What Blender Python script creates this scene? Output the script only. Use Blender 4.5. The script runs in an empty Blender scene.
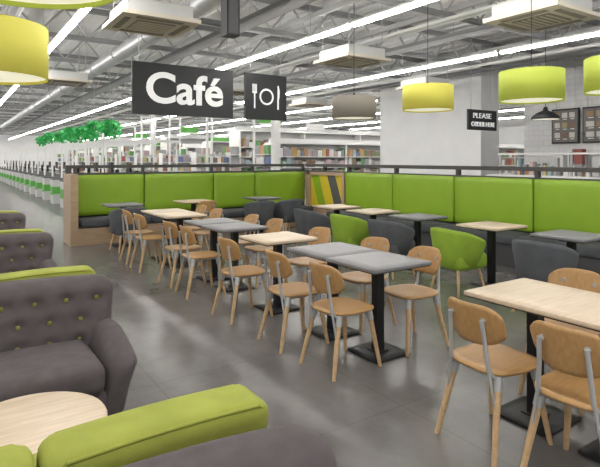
import bpy, bmesh, math, random
from mathutils import Vector, Matrix
random.seed(7)
scene = bpy.context.scene
scene.view_settings.view_transform = 'Standard'

# ---------------------------------------------------------------- materials
def mat(name, col, rough=0.6, metal=0.0, bump=0.0, bscale=60, var=0.0, vscale=8, emit=0.0, ecol=None, spec=0.5):
    m = bpy.data.materials.new(name); m.use_nodes = True
    nt = m.node_tree; b = nt.nodes['Principled BSDF']
    b.inputs['Base Color'].default_value = (*col, 1)
    b.inputs['Roughness'].default_value = rough
    b.inputs['Metallic'].default_value = metal
    b.inputs['Specular IOR Level'].default_value = spec
    if emit > 0:
        b.inputs['Emission Color'].default_value = (*(ecol or col), 1)
        b.inputs['Emission Strength'].default_value = emit
    tc = nt.nodes.new('ShaderNodeTexCoord')
    if var > 0:
        n = nt.nodes.new('ShaderNodeTexNoise'); n.inputs['Scale'].default_value = vscale; n.inputs['Detail'].default_value = 5
        r = nt.nodes.new('ShaderNodeValToRGB')
        r.color_ramp.elements[0].position = .3; r.color_ramp.elements[1].position = .7
        r.color_ramp.elements[0].color = (*[max(0, c*(1-var)) for c in col], 1)
        r.color_ramp.elements[1].color = (*[min(1, c*(1+var)) for c in col], 1)
        nt.links.new(tc.outputs['Object'], n.inputs['Vector']); nt.links.new(n.outputs['Fac'], r.inputs['Fac'])
        nt.links.new(r.outputs['Color'], b.inputs['Base Color'])
    if bump > 0:
        n2 = nt.nodes.new('ShaderNodeTexNoise'); n2.inputs['Scale'].default_value = bscale; n2.inputs['Detail'].default_value = 3
        bp = nt.nodes.new('ShaderNodeBump'); bp.inputs['Strength'].default_value = bump; bp.inputs['Distance'].default_value = .01
        nt.links.new(tc.outputs['Object'], n2.inputs['Vector']); nt.links.new(n2.outputs['Fac'], bp.inputs['Height'])
        nt.links.new(bp.outputs['Normal'], b.inputs['Normal'])
    return m

def wood(name, c1, c2, scale=(1, 12, 12), rough=.45):
    m = bpy.data.materials.new(name); m.use_nodes = True
    nt = m.node_tree; b = nt.nodes['Principled BSDF']; b.inputs['Roughness'].default_value = rough
    tc = nt.nodes.new('ShaderNodeTexCoord'); mp = nt.nodes.new('ShaderNodeMapping'); mp.inputs['Scale'].default_value = scale
    n = nt.nodes.new('ShaderNodeTexNoise'); n.inputs['Scale'].default_value = 4; n.inputs['Detail'].default_value = 6; n.inputs['Distortion'].default_value = .6
    r = nt.nodes.new('ShaderNodeValToRGB'); r.color_ramp.elements[0].position = .3; r.color_ramp.elements[1].position = .7
    r.color_ramp.elements[0].color = (*c1, 1); r.color_ramp.elements[1].color = (*c2, 1)
    L = nt.links.new
    L(tc.outputs['Object'], mp.inputs['Vector']); L(mp.outputs['Vector'], n.inputs['Vector']); L(n.outputs['Fac'], r.inputs['Fac']); L(r.outputs['Color'], b.inputs['Base Color'])
    return m

M_wood = wood('oak_chair', (.36, .20, .075), (.46, .27, .108), (2, 14, 5))
M_leg = wood('oak_leg', (.48, .31, .16), (.58, .40, .225))
M_top = wood('oak_top', (.53, .42, .30), (.65, .54, .41), (1, 10, 10), rough=.4)
M_panelwood = wood('oak_panel', (.34, .23, .14), (.44, .32, .21))
M_gtop = mat('grey_laminate', (.19, .19, .20), .45, var=.06, vscale=4)
M_edge = mat('table_edge_dark', (.05, .045, .04), .5)
M_black = mat('black_metal', (.010, .010, .012), .45, spec=.3)
M_metal = mat('chair_steel', (.47, .48, .49), .35, .4)
M_green = mat('lime_vinyl', (.225, .375, .018), .42, bump=.08, bscale=90, var=.05, vscale=3)
M_greenf = mat('lime_fabric', (.23, .36, .03), .9, bump=.15, bscale=250, var=.08, vscale=6)
M_olive = mat('olive_fabric', (.28, .31, .048), .9, bump=.15, bscale=260, var=.10, vscale=9)
M_greyf = mat('grey_fabric', (.08, .085, .095), .95, bump=.15, bscale=240, var=.1, vscale=8)
M_sofa = mat('taupe_sofa_fabric', (.088, .075, .079), .95, bump=.2, bscale=260, var=.14, vscale=12)
M_seam = mat('seam', (.035, .03, .03), .9)
M_btn = mat('sofa_button', (.20, .22, .05), .8)
M_frame = mat('partition_frame', (.055, .052, .050), .5)
M_white = mat('white_paint', (.76, .76, .75), .6)
M_wall = mat('wall_white', (.78, .785, .79), .8, var=.03, vscale=2)
M_ceil = mat('ceiling_deck', (.67, .67, .66), .8, var=.05, vscale=1)
M_steel = mat('roof_steel', (.46, .465, .46), .6)
M_dsteel = mat('roof_steel_dark', (.25, .255, .26), .6)
M_galv = mat('galvanised_duct', (.50, .51, .52), .4, .5, var=.1, vscale=5)
M_beige = mat('ac_beige', (.58, .53, .44), .6)
M_beiged = mat('ac_grille', (.25, .22, .18), .7)
M_strip = mat('strip_emitter', (1, 1, 1), .5, emit=39, ecol=(1, .965, .92))
M_sign = mat('sign_black', (.014, .016, .018), .5)
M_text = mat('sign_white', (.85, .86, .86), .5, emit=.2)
M_lime_shade = mat('shade_lime', (.36, .43, .06), .8, emit=.16, ecol=(.62, .70, .08))
M_yel_shade = mat('shade_yellow', (.46, .43, .07), .8, emit=.20, ecol=(.75, .66, .10))
M_grey_shade = mat('shade_taupe', (.20, .18, .155), .8, emit=.08, ecol=(.5, .45, .35))
M_diff = mat('shade_diffuser', (.92, .90, .78), .6, emit=.65, ecol=(1, .96, .76))
M_leaf = mat('leaf_green', (.02, .36, .08), .6, emit=.06, ecol=(.03, .5, .1))  # faint glow added to both leaf colours, brightening foliage that hangs in shade
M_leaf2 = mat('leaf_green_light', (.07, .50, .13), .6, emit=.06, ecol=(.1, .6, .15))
M_yellow = mat('yellow_panel', (.60, .46, .03), .5)
M_grn2 = mat('green_sign', (.10, .38, .06), .5)
M_dkgrey = mat('dark_counter', (.08, .08, .085), .5)
M_lgrey = mat('light_counter', (.52, .53, .52), .5)
PRODS = [mat('pack_%s' % n, c, .5) for n, c in dict(red=(.36, .11, .09), blue=(.15, .20, .34), white=(.72, .72, .71), orange=(.50, .30, .14), yellow=(.56, .48, .22),
        green=(.13, .32, .12), lilac=(.38, .33, .38), brown=(.25, .18, .12), cyan=(.34, .45, .48), pink=(.52, .40, .40), grey=(.34, .34, .35)).items()]
PRODW = PRODS*2 + [PRODS[2]]*8 + [PRODS[10]]*6 + [PRODS[7]]*3 + [PRODS[5]]*2

def floor_mat():
    m = bpy.data.materials.new('floor_concrete_tile'); m.use_nodes = True
    nt = m.node_tree; b = nt.nodes['Principled BSDF']; L = nt.links.new
    tc = nt.nodes.new('ShaderNodeTexCoord')
    n = nt.nodes.new('ShaderNodeTexNoise'); n.inputs['Scale'].default_value = 1.6; n.inputs['Detail'].default_value = 9; n.inputs['Roughness'].default_value = .7
    r = nt.nodes.new('ShaderNodeValToRGB'); r.color_ramp.elements[0].position = .3; r.color_ramp.elements[1].position = .72
    r.color_ramp.elements[0].color = (.098, .092, .090, 1); r.color_ramp.elements[1].color = (.158, .149, .146, 1)
    br = nt.nodes.new('ShaderNodeTexBrick'); br.offset = 0; br.inputs['Scale'].default_value = 1
    br.inputs['Brick Width'].default_value = 1.2; br.inputs['Row Height'].default_value = 1.2; br.inputs['Mortar Size'].default_value = .005
    br.inputs['Color1'].default_value = (1, 1, 1, 1); br.inputs['Color2'].default_value = (.97, .97, .97, 1); br.inputs['Mortar'].default_value = (.80, .80, .80, 1)
    mx = nt.nodes.new('ShaderNodeMixRGB'); mx.blend_type = 'MULTIPLY'; mx.inputs['Fac'].default_value = 1
    L(tc.outputs['Object'], n.inputs['Vector']); L(tc.outputs['Object'], br.inputs['Vector'])
    L(n.outputs['Fac'], r.inputs['Fac']); L(r.outputs['Color'], mx.inputs['Color1']); L(br.outputs['Color'], mx.inputs['Color2'])
    L(mx.outputs['Color'], b.inputs['Base Color'])
    b.inputs['Roughness'].default_value = .27
    b.inputs['Specular IOR Level'].default_value = .5
    return m
M_floor = floor_mat()
def tile_mat():
    m = bpy.data.materials.new('white_brick_tile'); m.use_nodes = True
    nt = m.node_tree; b = nt.nodes['Principled BSDF']; L = nt.links.new
    tc = nt.nodes.new('ShaderNodeTexCoord')
    sx = nt.nodes.new('ShaderNodeSeparateXYZ'); cx = nt.nodes.new('ShaderNodeCombineXYZ')
    br = nt.nodes.new('ShaderNodeTexBrick'); br.inputs['Scale'].default_value = 1
    br.inputs['Brick Width'].default_value = .30; br.inputs['Row Height'].default_value = .15; br.inputs['Mortar Size'].default_value = .006
    br.inputs['Color1'].default_value = (.79, .79, .78, 1); br.inputs['Color2'].default_value = (.76, .76, .76, 1); br.inputs['Mortar'].default_value = (.62, .62, .62, 1)
    L(tc.outputs['Object'], sx.inputs[0]); L(sx.outputs['Y'], cx.inputs['X']); L(sx.outputs['Z'], cx.inputs['Y']); L(cx.outputs[0], br.inputs['Vector'])
    L(br.outputs['Color'], b.inputs['Base Color']); b.inputs['Roughness'].default_value = .25
    return m
M_tile = tile_mat()

# ---------------------------------------------------------------- mesh builder
class MB:
    def __init__(s): s.v = []; s.f = []; s.fm = []; s.sm = []; s.mats = []
    def mi(s, m):
        if m not in s.mats: s.mats.append(m)
        return s.mats.index(m)
    def add(s, vs, fs, m, smooth=False, M=None):
        o = len(s.v); k = s.mi(m)
        for p in vs:
            p = Vector(p)
            if M is not None: p = M @ p
            s.v.append(tuple(p))
        for f in fs: s.f.append([i+o for i in f]); s.fm.append(k); s.sm.append(smooth)
    def box(s, a, b, m, M=None):
        x0, y0, z0 = a; x1, y1, z1 = b
        s.add([(x0,y0,z0),(x1,y0,z0),(x1,y1,z0),(x0,y1,z0),(x0,y0,z1),(x1,y0,z1),(x1,y1,z1),(x0,y1,z1)],
              [(0,3,2,1),(4,5,6,7),(0,1,5,4),(1,2,6,5),(2,3,7,6),(3,0,4,7)], m, False, M)
    def rod(s, p, q, r1, r2, m, n=10, smooth=True):
        p = Vector(p); q = Vector(q); d = (q-p).normalized()
        u = d.orthogonal().normalized(); w = d.cross(u)
        vs = []
        for c, r in ((p, r1), (q, r2)):
            for i in range(n):
                a = 2*math.pi*i/n; vs.append(c+u*math.cos(a)*r+w*math.sin(a)*r)
        s.add(vs, [(i, (i+1) % n, n+(i+1) % n, n+i) for i in range(n)], m, smooth)
        s.add(vs[:n], [tuple(range(n-1, -1, -1))], m); s.add(vs[n:], [tuple(range(n))], m)
    def tube(s, pts, r, m, n=8):
        for a, b in zip(pts[:-1], pts[1:]): s.rod(a, b, r, r, m, n)
    def lathe(s, prof, m, n=32, c=(0, 0, 0), smooth=True):
        vs = []; 
        for r, z in prof:
            for i in range(n):
                a = 2*math.pi*i/n; vs.append((c[0]+r*math.cos(a), c[1]+r*math.sin(a), c[2]+z))
        fs = [(j*n+i, j*n+(i+1) % n, (j+1)*n+(i+1) % n, (j+1)*n+i) for j in range(len(prof)-1) for i in range(n)]
        s.add(vs, fs, m, smooth)
    def pill(s, c, size, r, m, n=8, fn=None, M=None):
        h = [d/2 for d in size]; r = min(r, *h)
        bm = bmesh.new(); bmesh.ops.create_cube(bm, size=2)
        bmesh.ops.subdivide_edges(bm, edges=bm.edges[:], cuts=n, use_grid_fill=True)
        vs = []
        for v in bm.verts:
            p = Vector([h[i]*math.copysign(abs(v.co[i])**.75, v.co[i]) for i in range(3)])
            inner = Vector([max(-(h[i]-r), min(h[i]-r, p[i])) for i in range(3)])
            d = p-inner
            if d.length > 1e-9: p = inner+d.normalized()*r
            if fn: p = Vector(fn(p))
            vs.append(p+Vector(c))
        s.add(vs, [[v.index for v in f.verts] for f in bm.faces], m, True, M)
        bm.free()
    def mesh(s, name):
        me = bpy.data.meshes.new(name); me.from_pydata(s.v, [], s.f)
        for m in s.mats: me.materials.append(m)
        me.polygons.foreach_set('material_index', s.fm); me.polygons.foreach_set('use_smooth', s.sm)
        me.update(); return me
    def obj(s, name, loc=(0, 0, 0), rz=0):
        return inst(name, s.mesh(name), loc, rz)
def inst(name, me, loc=(0, 0, 0), rz=0, parent=None):
    o = bpy.data.objects.new(name, me); o.location = loc; o.rotation_euler = (0, 0, rz)
    scene.collection.objects.link(o)
    if parent: o.parent = parent
    return o

def text_obj(name, txt, w, h, m, loc, rot, parent, bold=.0):
    cu = bpy.data.curves.new(name, 'FONT'); cu.body = txt; cu.size = 1; cu.extrude = .01; cu.offset = bold; cu.align_x = 'CENTER'
    cu.resolution_u = 6
    o = bpy.data.objects.new(name+'_tmp', cu); scene.collection.objects.link(o)
    dg = bpy.context.evaluated_depsgraph_get()
    me = bpy.data.meshes.new_from_object(o.evaluated_get(dg)); bpy.data.objects.remove(o)
    xs = [v.co.x for v in me.vertices]; ys = [v.co.y for v in me.vertices]
    cx, cy = (max(xs)+min(xs))/2, (max(ys)+min(ys))/2
    sx, sy = w/(max(xs)-min(xs)), h/(max(ys)-min(ys))
    for v in me.vertices: v.co.x = (v.co.x-cx)*sx; v.co.y = (v.co.y-cy)*sy
    me.materials.clear(); me.materials.append(m)
    t = bpy.data.objects.new(name, me); t.location = loc; t.rotation_euler = rot; scene.collection.objects.link(t); t.parent = parent
    return t

# ---------------------------------------------------------------- camera
H = 1.58
cam = bpy.data.cameras.new('camera'); co = bpy.data.objects.new('camera', cam); scene.collection.objects.link(co)
co.location = (0, 0, H); co.rotation_euler = (math.pi/2, 0, -math.atan2(350, 520))
cam.sensor_width = 36; cam.lens = 520/600*36; cam.shift_y = -74.5/600; cam.clip_end = 300
scene.camera = co

# ---------------------------------------------------------------- room shell
CZ = 4.7
b = MB(); b.box((-4, -4, -.1), (28, 62, 0), M_floor); b.obj('floor')
b = MB(); b.box((-4, -4, CZ), (28, 62, CZ+.1), M_ceil)
x = -3.8
while x < 27.8:
    b.box((x, -4, CZ-.05), (x+.12, 62, CZ+.001), M_ceil); x += .4
b.obj('ceiling')
b = MB(); b.box((-4, 62, 0), (28, 62.2, CZ), M_wall); b.obj('wall_far')
b = MB(); b.box((28, -4, 0), (28.2, 62, CZ), M_wall); b.obj('wall_right')
b = MB(); b.box((-4.2, 0, 0), (-4, 62, 1.0), M_wall); b.box((-4.2, 0, 3.2), (-4, 62, CZ), M_wall)
y = 0
while y < 62: b.box((-4.2, y, 1.0), (-4, y+.12, 3.2), M_dkgrey); y += 3.1
b.obj('wall_left')
b = MB(); b.box((14, -4, 0), (14.2, 9, CZ), M_tile); b.obj('wall_servery')
b = MB(); b.box((12, 9, 0), (12.8, 13, CZ), M_wall); b.box((11.98, 8.98, 0), (12.82, 13.02, .15), M_steel); b.obj('wall_block')

# roof trusses
b = MB()
y = 0.6
while y < 60:
    b.box((-4, y-.05, 4.5), (28, y+.05, 4.6), M_dsteel); b.box((-4, y-.045, 3.93), (28, y+.045, 4.01), M_dsteel)
    x = -4
    while x < 27.9:
        b.rod((x, y, 4.0), (x+.45, y, 4.52), .022, .022, M_steel, 5); b.rod((x+.45, y, 4.52), (x+.9, y, 4.0), .022, .022, M_steel, 5); x += .9
    y += 2.6
b.obj('roof_truss')
b = MB()
x = -3.2
while x < 27:
    b.box((x-.03, -3.9, 4.05), (x+.03, 61.9, 4.14), M_steel); x += 1.7
b.obj('roof_purlin')
b = MB()
b.rod((2.9, -3.9, 3.74), (2.9, 40, 3.74), .15, .15, M_galv, 20)
for y in range(-3, 40, 2): b.rod((2.9, y, 3.74), (2.9, y+.05, 3.74), .165, .165, M_galv, 20)
b.obj('air_duct')
for x, z in ((6.72, 3.86), (6.87, 3.86), (10.4, 3.8), (-.6, 3.85), (.9, 3.88)):
    b = MB(); b.rod((x, -3.9, z), (x, 50, z), .035, .035, M_white, 8); b.obj('ceiling_pipe')
for x in (4.1, 7.7, 11.2):
    b = MB()
    b.box((x-.15, -3.9, 3.80), (x+.15, 50, 3.81), M_dsteel)
    for s in (-1, 1): b.box((x+s*.15-.008, -3.9, 3.80), (x+s*.15+.008, 50, 3.87), M_dsteel)
    for k, dx in enumerate((-.08, -.02, .05)): b.rod((x+dx, -3.9, 3.83), (x+dx, 50, 3.83), .018, .018, M_black, 6)
    b.obj('cable_tray')
b = MB(); b.box((2.58, 5.30, 2.98), (2.74, 5.46, 3.56), M_sign); b.box((2.60, 5.295, 3.00), (2.72, 5.30, 3.54), M_dkgrey)
b.rod((2.66, 5.38, 3.55), (2.66, 5.38, 4.66), .015, .015, M_black, 8); b.obj('ceiling_speaker')
# strip lights
for x in (-2.0, 1.5, 5.0, 8.6, 12.2, 15.7, 19.2, 22.7):
    b = MB(); y = -3
    if x == 12.2: y = 13.4
    while y < 60:
        y2 = min(y+9, 61)
        b.box((x-.04, y, 3.56), (x+.04, y2, 3.60), M_strip); b.box((x-.035, y, 3.60), (x+.035, y2, 3.645), M_white)
        for k in (1, 5, 8): b.rod((x, y+k, 3.64), (x, y+k, 4.66), .006, .006, M_steel, 4)
        y = y2+.12
    b.obj('strip_light')
def cassette():
    b = MB()
    b.box((-.5, -.5, 0), (.5, .5, .05), M_beige); b.box((-.42, -.42, .05), (.42, .42, .22), M_lgrey)
    b.box((-.25, -.25, -.012), (.25, .25, 0), M_beiged)
    for s in (-1, 1):
        b.box((-.3, s*.38-.04, -.01), (.3, s*.38+.04, 0), M_beiged); b.box((s*.38-.04, -.3, -.01), (s*.38+.04, .3, 0), M_beiged)
        for t in (-1, 1): b.rod((s*.38, t*.38, .2), (s*.38, t*.38, 1.3), .008, .008, M_steel, 5)
    for i in range(6): b.box((-.24, -.22+i*.08, -.02), (.24, -.2+i*.08, -.01), M_beige)
    return b.mesh('air_conditioning_cassette')
cm = cassette()
for p in ((2.2, 6.8), (6.2, 3.75), (6.05, 7.3), (2.2, 13), (6.1, 12.5), (9.8, 9.0), (9.8, 14)): inst('air_conditioning_cassette', cm, (p[0], p[1], 3.33))

# ---------------------------------------------------------------- partitions
def partition_left():
    b = MB(); Y = 10.68
    xs = [1.99, 3.30, 4.83, 5.88, 7.30]
    b.box((1.9, Y, 0), (7.32, Y+.08, 1.0), M_frame)
    b.box((1.87, Y-.01, 1.40), (7.32, Y+.09, 1.46), M_frame)
    b.box((1.9, Y-.01, 1.27), (7.32, Y+.08, 1.31), M_frame); b.box((1.9, Y+.02, 1.0), (7.3, Y+.08, 1.27), M_frame)
    for x in xs: b.box((x-.025, Y, 1.3), (x+.025, Y+.08, 1.4), M_frame)
    for a, c in zip(xs[:-1], xs[1:]):
        b.pill(((a+c)/2, Y-.04, .88), (c-a-.02, .09, .78), .025, M_green, 6)
    b.box((1.80, Y-.62, 0), (1.93, Y+.10, 1.30), M_panelwood)
    b.box((1.82, Y-.02, 1.30), (1.92, Y+.09, 1.46), M_frame)
    b.box((1.87, Y-.60, 0), (7.2, Y-.55, .30), M_panelwood) 
    b.box((1.95, Y-.55, .0), (6.7, Y, .32), M_dkgrey)
    for a, c in zip(xs[:-1], xs[1:]): b.pill(((a+min(c, 7.2))/2, Y-.32, .39), (min(c, 7.2)-a-.01, .54, .15), .05, M_greyf, 6)
    return b.obj('banquette_partition')
partition_left()
def partition_right():
    b = MB(); X = 7.34
    ys = [9.0, 7.52, 6.0, 4.52, 3.04, 1.56, .08, -1.4]
    b.box((X, -1.5, 0), (X+.08, 10.66, 1.27), M_frame)
    b.box((X-.02, -1.5, 1.395), (X+.09, 10.66, 1.46), M_frame); b.box((X-.01, -1.5, 1.26), (X+.08, 10.66, 1.30), M_frame)
    for y in ys+[9.9]: b.box((X, y-.03, 1.3), (X+.08, y+.03, 1.4), M_frame)
    for a, c in zip(ys[1:], ys[:-1]):
        b.pill((X-.045, (a+c)/2, .88), (.09, c-a-.02, .80), .025, M_green, 6)
        b.pill((X-.34, (a+c)/2, .39), (.58, c-a-.01, .15), .05, M_greyf, 6)
    b.box((X-.58, -1.4, 0), (X, 9.0, .32), M_dkgrey)
    b.box((X-.04, 9.02, 0), (X, 10.60, 1.27), M_panelwood)
    b.box((X-.10, 9.02, 0), (X-.04, 9.10, 1.27), M_panelwood); b.box((X-.10, 10.35, 0), (X-.04, 10.45, 1.27), M_panelwood)
    b.box((X-.10, 9.10, 1.20), (X-.04, 10.45, 1.27), M_panelwood); b.box((X-.045, 9.1, .45), (X-.04, 10.35, 1.2), M_yellow)
    for y0, mm in ((9.12, M_dkgrey), (9.75, M_green)):
        b.add([(X-.05, y0, .5), (X-.05, y0+.30, .5), (X-.05, y0+.58, 1.2), (X-.05, y0+.28, 1.2)], [(0, 1, 2, 3)], mm)
    return b.obj('banquette_partition')
partition_right()

# ---------------------------------------------------------------- furniture meshes
def chair_mesh():
    b = MB()
    n = 40
    def ring(r, z):
        out = []
        for i in range(n):
            a = 2*math.pi*i/n; c, s_ = math.cos(a), math.sin(a)
            x = .210*r*math.copysign(abs(c)**.55, c); y = .210*r*math.copysign(abs(s_)**.55, s_)
            if x < 0: y *= 1-.14*(x/.215)**2
            out.append((x, y, z))
        return out
    rings = [ring(.9, .438), ring(.985, .441), ring(1.0, .450), ring(.985, .459), ring(.8, .460), ring(.4, .452)]
    vs = sum(rings, []); fs = [(j*n+i, j*n+(i+1) % n, (j+1)*n+(i+1) % n, (j+1)*n+i) for j in range(5) for i in range(n)]
    fs.append(list(range(n-1, -1, -1))); fs.append([5*n+i for i in range(n)])
    b.add(vs, fs, M_wood, True)
    N, K = 20, 10; th = .012; fr = []; bk = []
    for k in range(K+1):
        tz = -1+2*k/K
        for i in range(N+1):
            t = -1+2*i/N
            hy = .195*(1-.05*(1-tz)/2)
            y = hy*t*(1-.10*abs(tz)**5); zz = .695+.112*tz*(1-.38*abs(t)**5)
            x = -.225+.075*t*t-.035*tz*.7
            fr.append((x+th/2, y, zz)); bk.append((x-th/2, y, zz))
    W = N+1; fs = []
    o = len(fr)
    for k in range(K):
        for i in range(N):
            a = k*W+i; fs.append((a, a+1, a+W+1, a+W)); fs.append((o+a, o+a+W, o+a+W+1, o+a+1))
    for i in range(N): fs.append((i, o+i, o+i+1, i+1)); a = K*W+i; fs.append((a, a+1, o+a+1, o+a))
    for k in range(K): a = k*W; fs.append((a, a+W, o+a+W, o+a)); a = k*W+N; fs.append((a, o+a, o+a+W, a+W))
    b.add(fr+bk, fs, M_wood, True)
    for sx in (-1, 1):
        for sy in (-1, 1):
            b.rod((sx*.145, sy*.145, .43), (sx*.215 - (.03 if sx < 0 else 0), sy*.20, 0), .022, .014, M_leg, 10)
            b.rod((sx*.145, sy*.145, .432), (sx*.157-(.005 if sx < 0 else 0), sy*.154, .36), .026, .0245, M_metal, 10)
    for sy in (-1, 1):
        b.tube([(.16, sy*.15, .425), (-.17, sy*.14, .425), (-.205, sy*.13, .47), (-.215, sy*.118, .60), (-.232, sy*.11, .73)], .012, M_metal, 8)
        b.rod((-.205, sy*.13, .47), (-.188, sy*.170, .24), .009, .007, M_metal, 8)
        b.rod((-.195, sy*.105, .725), (-.225, sy*.105, .725), .014, .014, M_metal, 12)
    b.tube([(.15, -.15, .425), (.15, .15, .425)], .009, M_metal); b.tube([(-.16, -.15, .425), (-.16, .15, .425)], .009, M_metal)
    return b.mesh('dining_chair')
chair = chair_mesh()

def table_mesh(name, ly, topm, peds, lx=.62):
    b = MB(); h = lx/2
    b.pill((0, 0, .745), (lx, ly, .03), .006, topm, 3)
    b.box((-h+.01, -ly/2+.01, .722), (h-.01, ly/2-.01, .732), M_edge)
    for p in peds:
        b.box((-.2, p-.03, .70), (.2, p+.03, .722), M_black); b.box((-.03, p-.2, .70), (.03, p+.2, .722), M_black)
        b.box((-.036, p-.036, .02), (.036, p+.036, .70), M_black)
        b.pill((0, p, .010), (.37, .37, .020), .008, M_black, 3)
        b.box((-.06, p-.06, .015), (.06, p+.06, .028), M_black)
    return b.mesh(name)
t_gs = table_mesh('cafe_table', .60, M_gtop, [0]); t_ws = table_mesh('cafe_table', .60, M_top, [0])
t_long = table_mesh('cafe_table', 1.25, M_top, [.34, -.20], .64)

RX = 2.90
def T(me, x, y): inst('cafe_table', me, (x, y, 0))
T(t_long, 2.98, 1.50)
T(t_gs, RX, 3.17); T(t_gs, RX, 3.775)
T(t_ws, RX-.02, 4.70)
T(t_gs, RX, 5.75); T(t_gs, RX, 6.355)
T(t_ws, RX-.05, 7.45); T(t_ws, RX-.05, 8.055)
def C(x, y, rz): inst('dining_chair', chair, (x, y, 0), rz)
R = math.radians
C(2.56, 1.83, R(-4)); C(2.58, 1.33, R(3)); C(3.42, 1.90, R(184)); C(3.42, 1.38, R(180))
C(2.50, 3.14, R(2)); C(2.48, 3.77, R(-3)); C(3.26, 3.16, R(177)); C(3.28, 3.80, R(183))
C(2.46, 4.68, R(2)); C(3.28, 4.72, R(182))
C(2.46, 5.74, R(-3)); C(2.47, 6.35, R(3)); C(3.30, 5.74, R(180)); C(3.30, 6.37, R(177))
C(2.42, 7.44, R(2)); C(2.43, 8.06, R(-2)); C(3.27, 7.45, R(182)); C(3.27, 8.05, R(178))
for me, x in ((t_gs, 2.62), (t_ws, 4.0), (t_gs, 5.55)): T(me, x, 9.72)
C(4.0, 9.22, R(90))
for me, y in ((t_gs, 3.05), (t_ws, 4.06), (t_gs, 5.30), (t_ws, 6.25), (t_ws, 7.2), (t_gs, 2.0)): T(me, 5.62, y)

def tub_mesh(fab):
    b = MB(); n = 28
    A0, A1 = R(52), R(308)
    def section(a):
        t = abs((a-math.pi)/(math.pi-A0)); t = min(1, t)
        top = .76-.15*t**2.2
        c, s_ = math.cos(a), math.sin(a)
        k = (abs(c)**3.2+abs(s_)**3.2)**(-1/3.2)
        def P(r, z): return (r*k*c, r*k*s_*1.0, z)
        return [P(.18, .28), P(.225, .30), P(.250, .45), P(.285, top-.04), P(.280, top), P(.250, top+.006), P(.222, top-.03), P(.20, .46), P(.18, .40)]
    S = [section(A0+(A1-A0)*i/n) for i in range(n+1)]; k = len(S[0])
    vs = sum(S, []); fs = [(i*k+j, (i+1)*k+j, (i+1)*k+(j+1) % k, i*k+(j+1) % k) for i in range(n) for j in range(k)]
    fs.append(list(range(k))); fs.append([n*k+j for j in range(k-1, -1, -1)])
    b.add(vs, fs, fab, True)
    b.pill((.03, 0, .38), (.48, .46, .20), .06, fab, 8)
    for sx in (-1, 1):
        for sy in (-1, 1): b.rod((sx*.16, sy*.16, .30), (sx*.225, sy*.225, 0), .020, .012, M_leg, 10)
    return b.mesh('tub_armchair')
tub_g = tub_mesh(M_greenf); tub_k = tub_mesh(M_greyf)
def U(me, x, y, rz): inst('tub_armchair', me, (x, y, 0), rz)
U(tub_k, 5.06, 3.02, R(4)); U(tub_g, 5.06, 4.12, R(-5)); U(tub_k, 5.02, 5.22, R(5)); U(tub_g, 5.0, 6.05, R(0)); U(tub_k, 5.0, 7.05, R(-3))
U(tub_k, 2.55, 9.16, R(95)); U(tub_k, 5.15, 9.12, R(85)); U(tub_k, 5.82, 9.12, R(95))

# sofa (front is -Y, centred on backrest)
def sofa_mesh(fab, btn, boxy):
    b = MB(); W = 1.66
    buttons = [(-.72+.18*i+(0 if r == 0 else .09), z) for r, z in enumerate((.14, .02, -.10)) for i in range(9 - (r % 2))]
    def fit(p, rows=buttons):
        q = p.copy()
        if p.y < 0:
            d = 0
            for bx, bz in rows: d += .036*math.exp(-((p.x-bx)**2+(p.z-bz)**2)/.0018)
            q.y += min(d, .042)
            q.y -= .02*math.cos(p.x/W*math.pi)
        t = (p.z+.27)/.54
        q.y += .10*t
        q.x *= .93+.07*t
        q.y -= .06*(abs(p.x)/(W/2))**4
        q.z += .015*math.cos(p.x/W*math.pi)
        return q
    if not boxy:
        b.pill((0, -.04, .545), (W, .21, .54), .085, fab, 50, fit)
        for bx, bz in buttons:
            t = (bz+.27)/.54
            b.pill((bx*(.93+.07*t), -.04-.105+.10*t-.02*math.cos(bx/W*math.pi)-.06*(abs(bx)/(W/2))**4+.027, .545+bz+.013), (.026, .016, .026), .008, btn, 3)
    else:
        for x0, x1 in ((-.775, -.125), (-.115, .80)):
            w = x1-x0; cx = (x0+x1)/2
            def f2(p, w=w):
                q = p.copy(); t = (p.z+.27)/.54; q.y += .10*t
                q.z += .012*math.cos(p.x/w*math.pi) if p.z > 0 else 0
                q.y += (.015 if p.y > 0 else -.015)*math.cos(p.x/w*math.pi)*math.cos(p.z/.54*math.pi)
                return q
            b.pill((cx, -.04, .55), (w, .21, .54), .045, fab, 14, f2)
            for yy in (-.125, .045):
                pts = [(x0+.012, yy-.02, .60), (x0+.012, yy+.09, .77), (x0+.035, yy+.10, .803)]
                for i in range(9): 
                    xx = x0+.05+(w-.10)*i/8; pts.append((xx, yy+.105, .812+.010*math.cos((xx-cx)/w*math.pi)))
                pts += [(x1-.035, yy+.10, .803), (x1-.012, yy+.09, .77), (x1-.012, yy-.02, .60)]
                b.tube(pts, .006, fab, 6)
    for s in (-1, 1):
        b.pill((s*.32, -.38, .385), (.635, .56, .17), .06, fab, 10, lambda p: Vector((p.x, p.y, p.z+(.02*math.cos(p.x/.665*math.pi)*math.cos(p.y/.6*math.pi) if p.z > 0 else 0))))
    b.pill((0, -.345, .235), (1.40, .59, .17), .05, fab, 8)
    for s in (-1, 1):
        def arm(p, s=s):
            q = p.copy(); t = (p.z+.21)/.42
            q.x += s*(.09*t**1.5); q.z -= .10*max(0, (-p.y+.05)/.36)*t
            q.y += -.01*t
            return q
        b.pill((s*.67, -.35, .355), (.14, .60, .42), .065, fab, 12, arm)
        for yy in (-.58, -.08): b.rod((s*.60, yy, .17), (s*.64, yy, 0), .022, .014, M_leg, 10)
    b.tube([(-.60, -.641, .305), (.60, -.641, .305)], .005, M_seam, 6)
    return b.mesh('sofa')
sofa_k = sofa_mesh(M_sofa, M_btn, False); sofa_o = sofa_mesh(M_olive, M_sofa, True)
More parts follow.
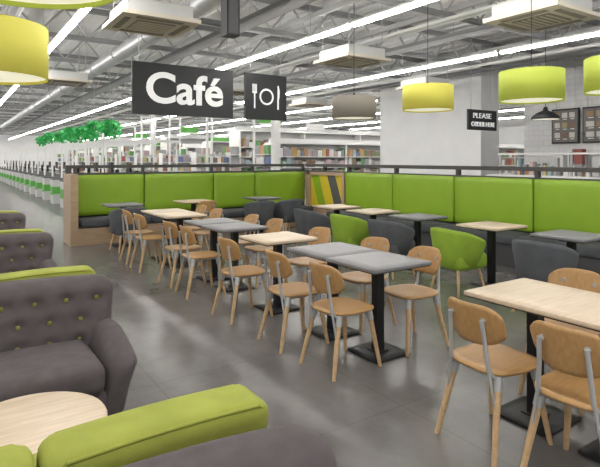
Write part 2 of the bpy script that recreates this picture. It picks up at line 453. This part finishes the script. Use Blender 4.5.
for yk in (1.20, 3.57, 5.94, 8.3):
    inst('sofa', sofa_k, (.07, yk, 0), 0); inst('sofa', sofa_o, (.07, yk+.36, 0), math.pi)
b = MB()
b.lathe([(0, .39), (.30, .39), (.315, .395), (.322, .405), (.315, .418), (.305, .42), (0, .42)], M_top, 48)
b.lathe([(0, .39), (.05, .39), (.03, .36), (.028, .03), (.05, .025), (.2, .018), (.21, 0), (0, 0)], M_black, 32)
ct = b.mesh('coffee_table')
for y in (2.56, 4.93, 7.3): inst('coffee_table', ct, (.29, y, 0))

# ---------------------------------------------------------------- pendant lamps
def drum_mesh(shade):
    b = MB(); r = .35; h = .34
    b.lathe([(r-.004, -h/2), (r, -h/2), (r, h/2), (r-.006, h/2), (r-.006, -h/2)], shade, 48)
    b.lathe([(0, -h/2+.02), (r-.006, -h/2+.02)], M_diff, 48); b.lathe([(r-.006, h/2-.01), (0, h/2-.01)], M_diff, 48)
    b.rod((0, 0, h/2-.02), (0, 0, h/2+.06), .03, .02, M_black, 12)
    b.rod((0, 0, h/2+.05), (0, 0, 2.24), .005, .005, M_black, 6)
    return b.mesh('drum_pendant_lamp')
dl, dy, dg_ = drum_mesh(M_lime_shade), drum_mesh(M_yel_shade), drum_mesh(M_grey_shade)
for me, x, y, z in ((dy, 5.56, 5.05, 2.43), (dl, 5.52, 3.46, 2.41), (dg_, 5.33, 6.38, 2.39), (dl, 5.57, 2.5, 2.42), (dy, .21, 3.94, 2.28), (dl, .19, 2.05, 2.37)):
    inst('drum_pendant_lamp', me, (x, y, z))
b = MB()
b.lathe([(.26, -.08), (.25, -.03), (.15, .05), (.05, .09), (.03, .16), (0, .16)], M_black, 32)
b.lathe([(.24, -.075), (.0, -.06)], M_diff, 24)
b.rod((0, 0, .15), (0, 0, 2.24), .006, .006, M_black, 6)
dm = b.mesh('dome_pendant_lamp')
inst('dome_pendant_lamp', dm, (9.5, 5.66, 2.42)); inst('dome_pendant_lamp', dm, (9.5, 4.0, 2.42))

# ---------------------------------------------------------------- signs
def sign(name, x0, x1, y, z0, z1):
    b = MB(); b.box((x0, y, z0), (x1, y+.05, z1), M_sign)
    for x in (x0+.12, x1-.12): b.rod((x, y+.025, z1), (x, y+.025, CZ-.03), .006, .006, M_steel, 6)
    return b.obj(name)
s = sign('cafe_sign', 2.59, 4.51, 9.0, 2.36, 3.27)
text_obj('lettering', 'Café', 1.46, .56, M_text, (3.56, 8.99, 2.84), (math.pi/2, 0, 0), s, .022)
s = sign('cutlery_sign', 4.77, 5.72, 9.0, 2.36, 3.27)
b = MB(); cx, cz, yy = 5.245, 2.82, 8.985
n = 40; vs = []
for r in (.125, .165):
    for i in range(n): a = 2*math.pi*i/n; vs.append((cx+r*math.cos(a), yy, cz+r*math.sin(a)))
b.add(vs, [(i, (i+1) % n, n+(i+1) % n, n+i) for i in range(n)], M_text)
fx = cx-.27; b.box((fx-.014, yy, cz-.24), (fx+.014, yy+.01, cz+.06), M_text); b.box((fx-.05, yy, cz+.06), (fx+.05, yy+.01, cz+.09), M_text)
for k in (-.04, -.0133, .0133, .04): b.box((fx+k-.007, yy, cz+.08), (fx+k+.007, yy+.01, cz+.24), M_text)
kx = cx+.27; b.box((kx-.016, yy, cz-.24), (kx+.016, yy+.01, cz-.02), M_text)
b.add([(kx-.016, yy, cz-.02), (kx+.03, yy, cz-.02), (kx+.035, yy, cz+.14), (kx+.012, yy, cz+.24), (kx-.016, yy, cz+.24)], [(0, 1, 2, 3, 4)], M_text)
o = b.obj('pictogram'); o.parent = s
s = sign('order_sign', 9.95, 11.0, 7.8, 2.26, 2.74)
text_obj('lettering', 'PLEASE', .66, .12, M_text, (10.44, 7.79, 2.60), (math.pi/2, 0, 0), s, .0)
text_obj('lettering', 'ORDER HERE', .86, .11, M_text, (10.475, 7.79, 2.40), (math.pi/2, 0, 0), s, .0)

# ---------------------------------------------------------------- servery
b = MB()
b.box((11.2, -2, 0), (12.0, 8.2, 1.15), M_lgrey); b.box((11.15, -2, 1.15), (12.05, 8.2, 1.2), M_white)
b.box((11.2, 2, 1.68), (11.9, 7.9, 1.72), M_white)
for y in (2.02, 3.4, 4.8, 6.1, 7.86): b.box((11.22, y-.02, 1.2), (11.26, y+.02, 1.68), M_metal); b.box((11.84, y-.02, 1.2), (11.88, y+.02, 1.68), M_metal)
for i in range(90):
    y = random.uniform(2.1, 7.7); x = random.uniform(11.35, 11.75); w = random.uniform(.05, .12); h = random.uniform(.1, .42)
    b.box((x-w/2, y-w/2, 1.2), (x+w/2, y+w/2, 1.2+h), random.choice(PRODW))
b.obj('servery_counter')
b = MB()
b.box((13.3, -2, 0), (13.98, 8.9, .9), M_metal)
for i in range(40):
    y = random.uniform(0, 8.6); w = random.uniform(.1, .28); h = random.uniform(.4, 1.0)
    b.box((13.5-w/2, y-w/2, .9), (13.5+w/2, y+w/2, .9+h), random.choice([M_metal, M_dkgrey, M_white, M_lgrey, M_white, PRODS[0]]))
b.obj('kitchen_worktop')
M_board = mat('menu_board_face', (.20, .185, .17), .6)
M_print = [mat('menu_print_%d' % i, c, .6) for i, c in enumerate(((.36, .24, .15), (.55, .48, .38), (.28, .17, .12), (.68, .66, .62), (.42, .34, .20)))]
for i, (ya, yb_) in enumerate(((7.35, 8.1), (6.3, 7.25), (5.25, 6.2), (4.2, 5.15))):
    b = MB(); b.box((13.90, ya, 2.0), (13.97, yb_, 2.95), M_sign); b.box((13.89, ya+.03, 2.04), (13.90, yb_-.03, 2.91), M_board)
    rr = random.Random(i)
    for r in range(3):
        for c in range(3):
            wd = (yb_-ya-.14)/3; y0 = ya+.07+c*wd; zz = 2.76-r*.27
            b.box((13.878, y0+.03, zz-.06), (13.89, y0+wd-.03, zz+.08), rr.choice(M_print))
            b.box((13.88, y0+.04, zz-.105), (13.89, y0+wd*.7, zz-.09), M_text)
    for yb in (ya+.12, yb_-.12): b.rod((13.94, yb, 2.95), (13.94, yb, 4.66), .008, .008, M_steel, 5)
    b.obj('menu_board')

# ---------------------------------------------------------------- shop floor
def gondola(L, Hh, seed, head):
    rnd = random.Random(seed); b = MB()
    b.box((0, -.05, 0), (L, .05, Hh), M_lgrey); b.box((0, -.45, 0), (L, .45, .12), M_white)
    b.box((0, -.42, Hh), (L, .42, Hh+.05), M_white); b.box((0, -.12, Hh+.05), (L, .12, Hh+.2), head)
    for x in (0, L/5, 2*L/5, 3*L/5, 4*L/5, L): b.box((x-.03, -.45, 0), (x+.03, .45, Hh), M_white)
    z = .12
    while z < Hh-.3:
        b.box((0, -.45, z), (L, .45, z+.03), M_white)
        x = .05
        while x < L-.3:
            w = rnd.uniform(.08, .26); h = rnd.uniform(.18, .33); m = rnd.choice(PRODW)
            for s in (-1, 1): b.box((x, min(s*.10, s*.42), z+.03), (x+w-.02, max(s*.10, s*.42), z+.03+h), m)
            x += w
        z += .38
    for k in range(5):
        z = .15+k*.4
        for j in range(3): b.box((-.35, -.42+j*.28, z), (-.04, -.18+j*.28, z+.3), rnd.choice(PRODW))
        b.box((-.38, -.45, z-.03), (-.03, .45, z), M_white)
    return b.mesh('supermarket_shelving')
gs = [gondola(15, 2.1, 1, M_white), gondola(15, 2.65, 2, M_lgrey), gondola(15, 2.3, 3, M_grn2)]
i = 0; y = 15.5
while y < 58: inst('supermarket_shelving', gs[i % 3], (9.2, y, 0)); y += 2.7; i += 1
for i in range(15):
    b = MB()
    x = 9.5+(i % 3)*4; y = 16.8+2.7*i; m = M_grn2 if i % 3 == 0 else (M_white if i % 3 == 1 else M_sign)
    z0 = 2.85
    b.box((x, y, z0), (x+1.0, y+.05, z0+.35), m); b.box((x, y-.005, z0), (x+1.0, y, z0+.07), M_white if m != M_white else M_grn2)
    for xx in (x+.1, x+.9): b.rod((xx, y+.02, z0+.35), (xx, y+.02, 4.66), .006, .006, M_steel, 4)
    b.obj('aisle_sign')
for j in range(8):
    b = MB(); y = 14.5+j*3.2
    for x in (6.4, 8.0): b.rod((x, y, 0), (x, y, 3.3), .045, .045, M_white, 8)
    b.box((6.36, y-.04, 3.22), (8.04, y+.04, 3.30), M_white)
    b.obj('till_gantry')
def rack(seed):
    rnd = random.Random(seed); b = MB()
    b.box((0, 0, 0), (1.2, .08, 1.75), M_lgrey)
    for k in range(5):
        z = .1+k*.34; b.box((0, -.3, z-.03), (1.2, 0, z), M_white); x = .03
        while x < 1.05:
            w = rnd.uniform(.08, .2); b.box((x, -.27, z), (x+w-.015, -.02, z+rnd.uniform(.15, .27)), rnd.choice(PRODW)); x += w
    b.box((-.02, -.31, 0), (0, .08, 1.8), M_white); b.box((1.2, -.31, 0), (1.22, .08, 1.8), M_white)
    return b.mesh('display_rack')
rk = [rack(11), rack(12)]
for j in range(7): inst('display_rack', rk[j % 2], (6.6, 16.1+j*3.2, 0))
b = MB(); b.box((-.11, -.11, 0), (.11, .11, 4.7), M_white); b.box((-.17, -.17, 0), (.17, .17, .5), M_steel)
colm = b.mesh('steel_column')
for x in (8.5, 26.5):
    for y in (14.0, 26, 38, 50):
        inst('steel_column', colm, (x, y, 0))
def checkout():
    b = MB()
    b.box((0, 0, 0), (2.6, .55, .85), M_lgrey); b.box((-.02, -.02, .85), (2.62, .57, .9), M_dkgrey); b.box((-.01, .0, .3), (0, .55, .6), M_grn2)
    b.box((0, -.005, .35), (2.6, 0, .6), M_grn2)
    b.box((1.2, .6, 0), (1.9, 1.1, .9), M_white); b.box((1.3, .7, .9), (1.4, .8, 1.25), M_black); b.box((1.15, .65, 1.15), (1.2, 1.0, 1.45), M_black)
    b.rod((.3, .1, .9), (.3, .1, 2.1), .03, .03, M_white, 8); b.rod((2.3, .1, .9), (2.3, .1, 2.1), .03, .03, M_white, 8)
    b.box((.2, .06, 2.04), (2.4, .14, 2.1), M_white)
    return b.mesh('checkout_counter')
ck = checkout(); y = 14.0
while y < 56: inst('checkout_counter', ck, (3.0, y, 0)); y += 2.0
def foliage(seed):
    rnd = random.Random(seed); b = MB()
    for k in range(200):
        d = Vector((rnd.gauss(0, 1), rnd.gauss(0, 1), rnd.gauss(0, 1))).normalized()*rnd.uniform(.12, .30)
        if d.z > 0: d.z *= .7
        a = Vector((rnd.gauss(0, 1), rnd.gauss(0, 1), rnd.gauss(0, 1))).normalized(); c = a.orthogonal().normalized(); L_ = rnd.uniform(.12, .18)
        b.add([d-a*L_/2, d+c*.05, d+a*L_/2, d-c*.05], [(0, 1, 2, 3)], rnd.choice([M_leaf, M_leaf2]))
    b.rod((0, 0, -.1), (0, 0, 2.1), .008, .008, M_steel, 5)
    return b.mesh('hanging_foliage')
fo = [foliage(k) for k in range(3)]
for i, (x, y) in enumerate(((3.75, 15.2), (3.7, 16.9), (3.75, 18.7), (3.7, 20.7), (3.75, 22.9), (3.7, 25.4), (3.75, 28.2), (4.6, 18.2), (4.6, 21.5), (4.6, 25))):
    inst('hanging_foliage', fo[i % 3], (x, y, 2.50 + .06*(i % 2)))

# ---------------------------------------------------------------- world
w = bpy.data.worlds.new('world'); scene.world = w; w.use_nodes = True
w.node_tree.nodes['Background'].inputs['Color'].default_value = (1, .98, .95, 1)
w.node_tree.nodes['Background'].inputs['Strength'].default_value = 1.05
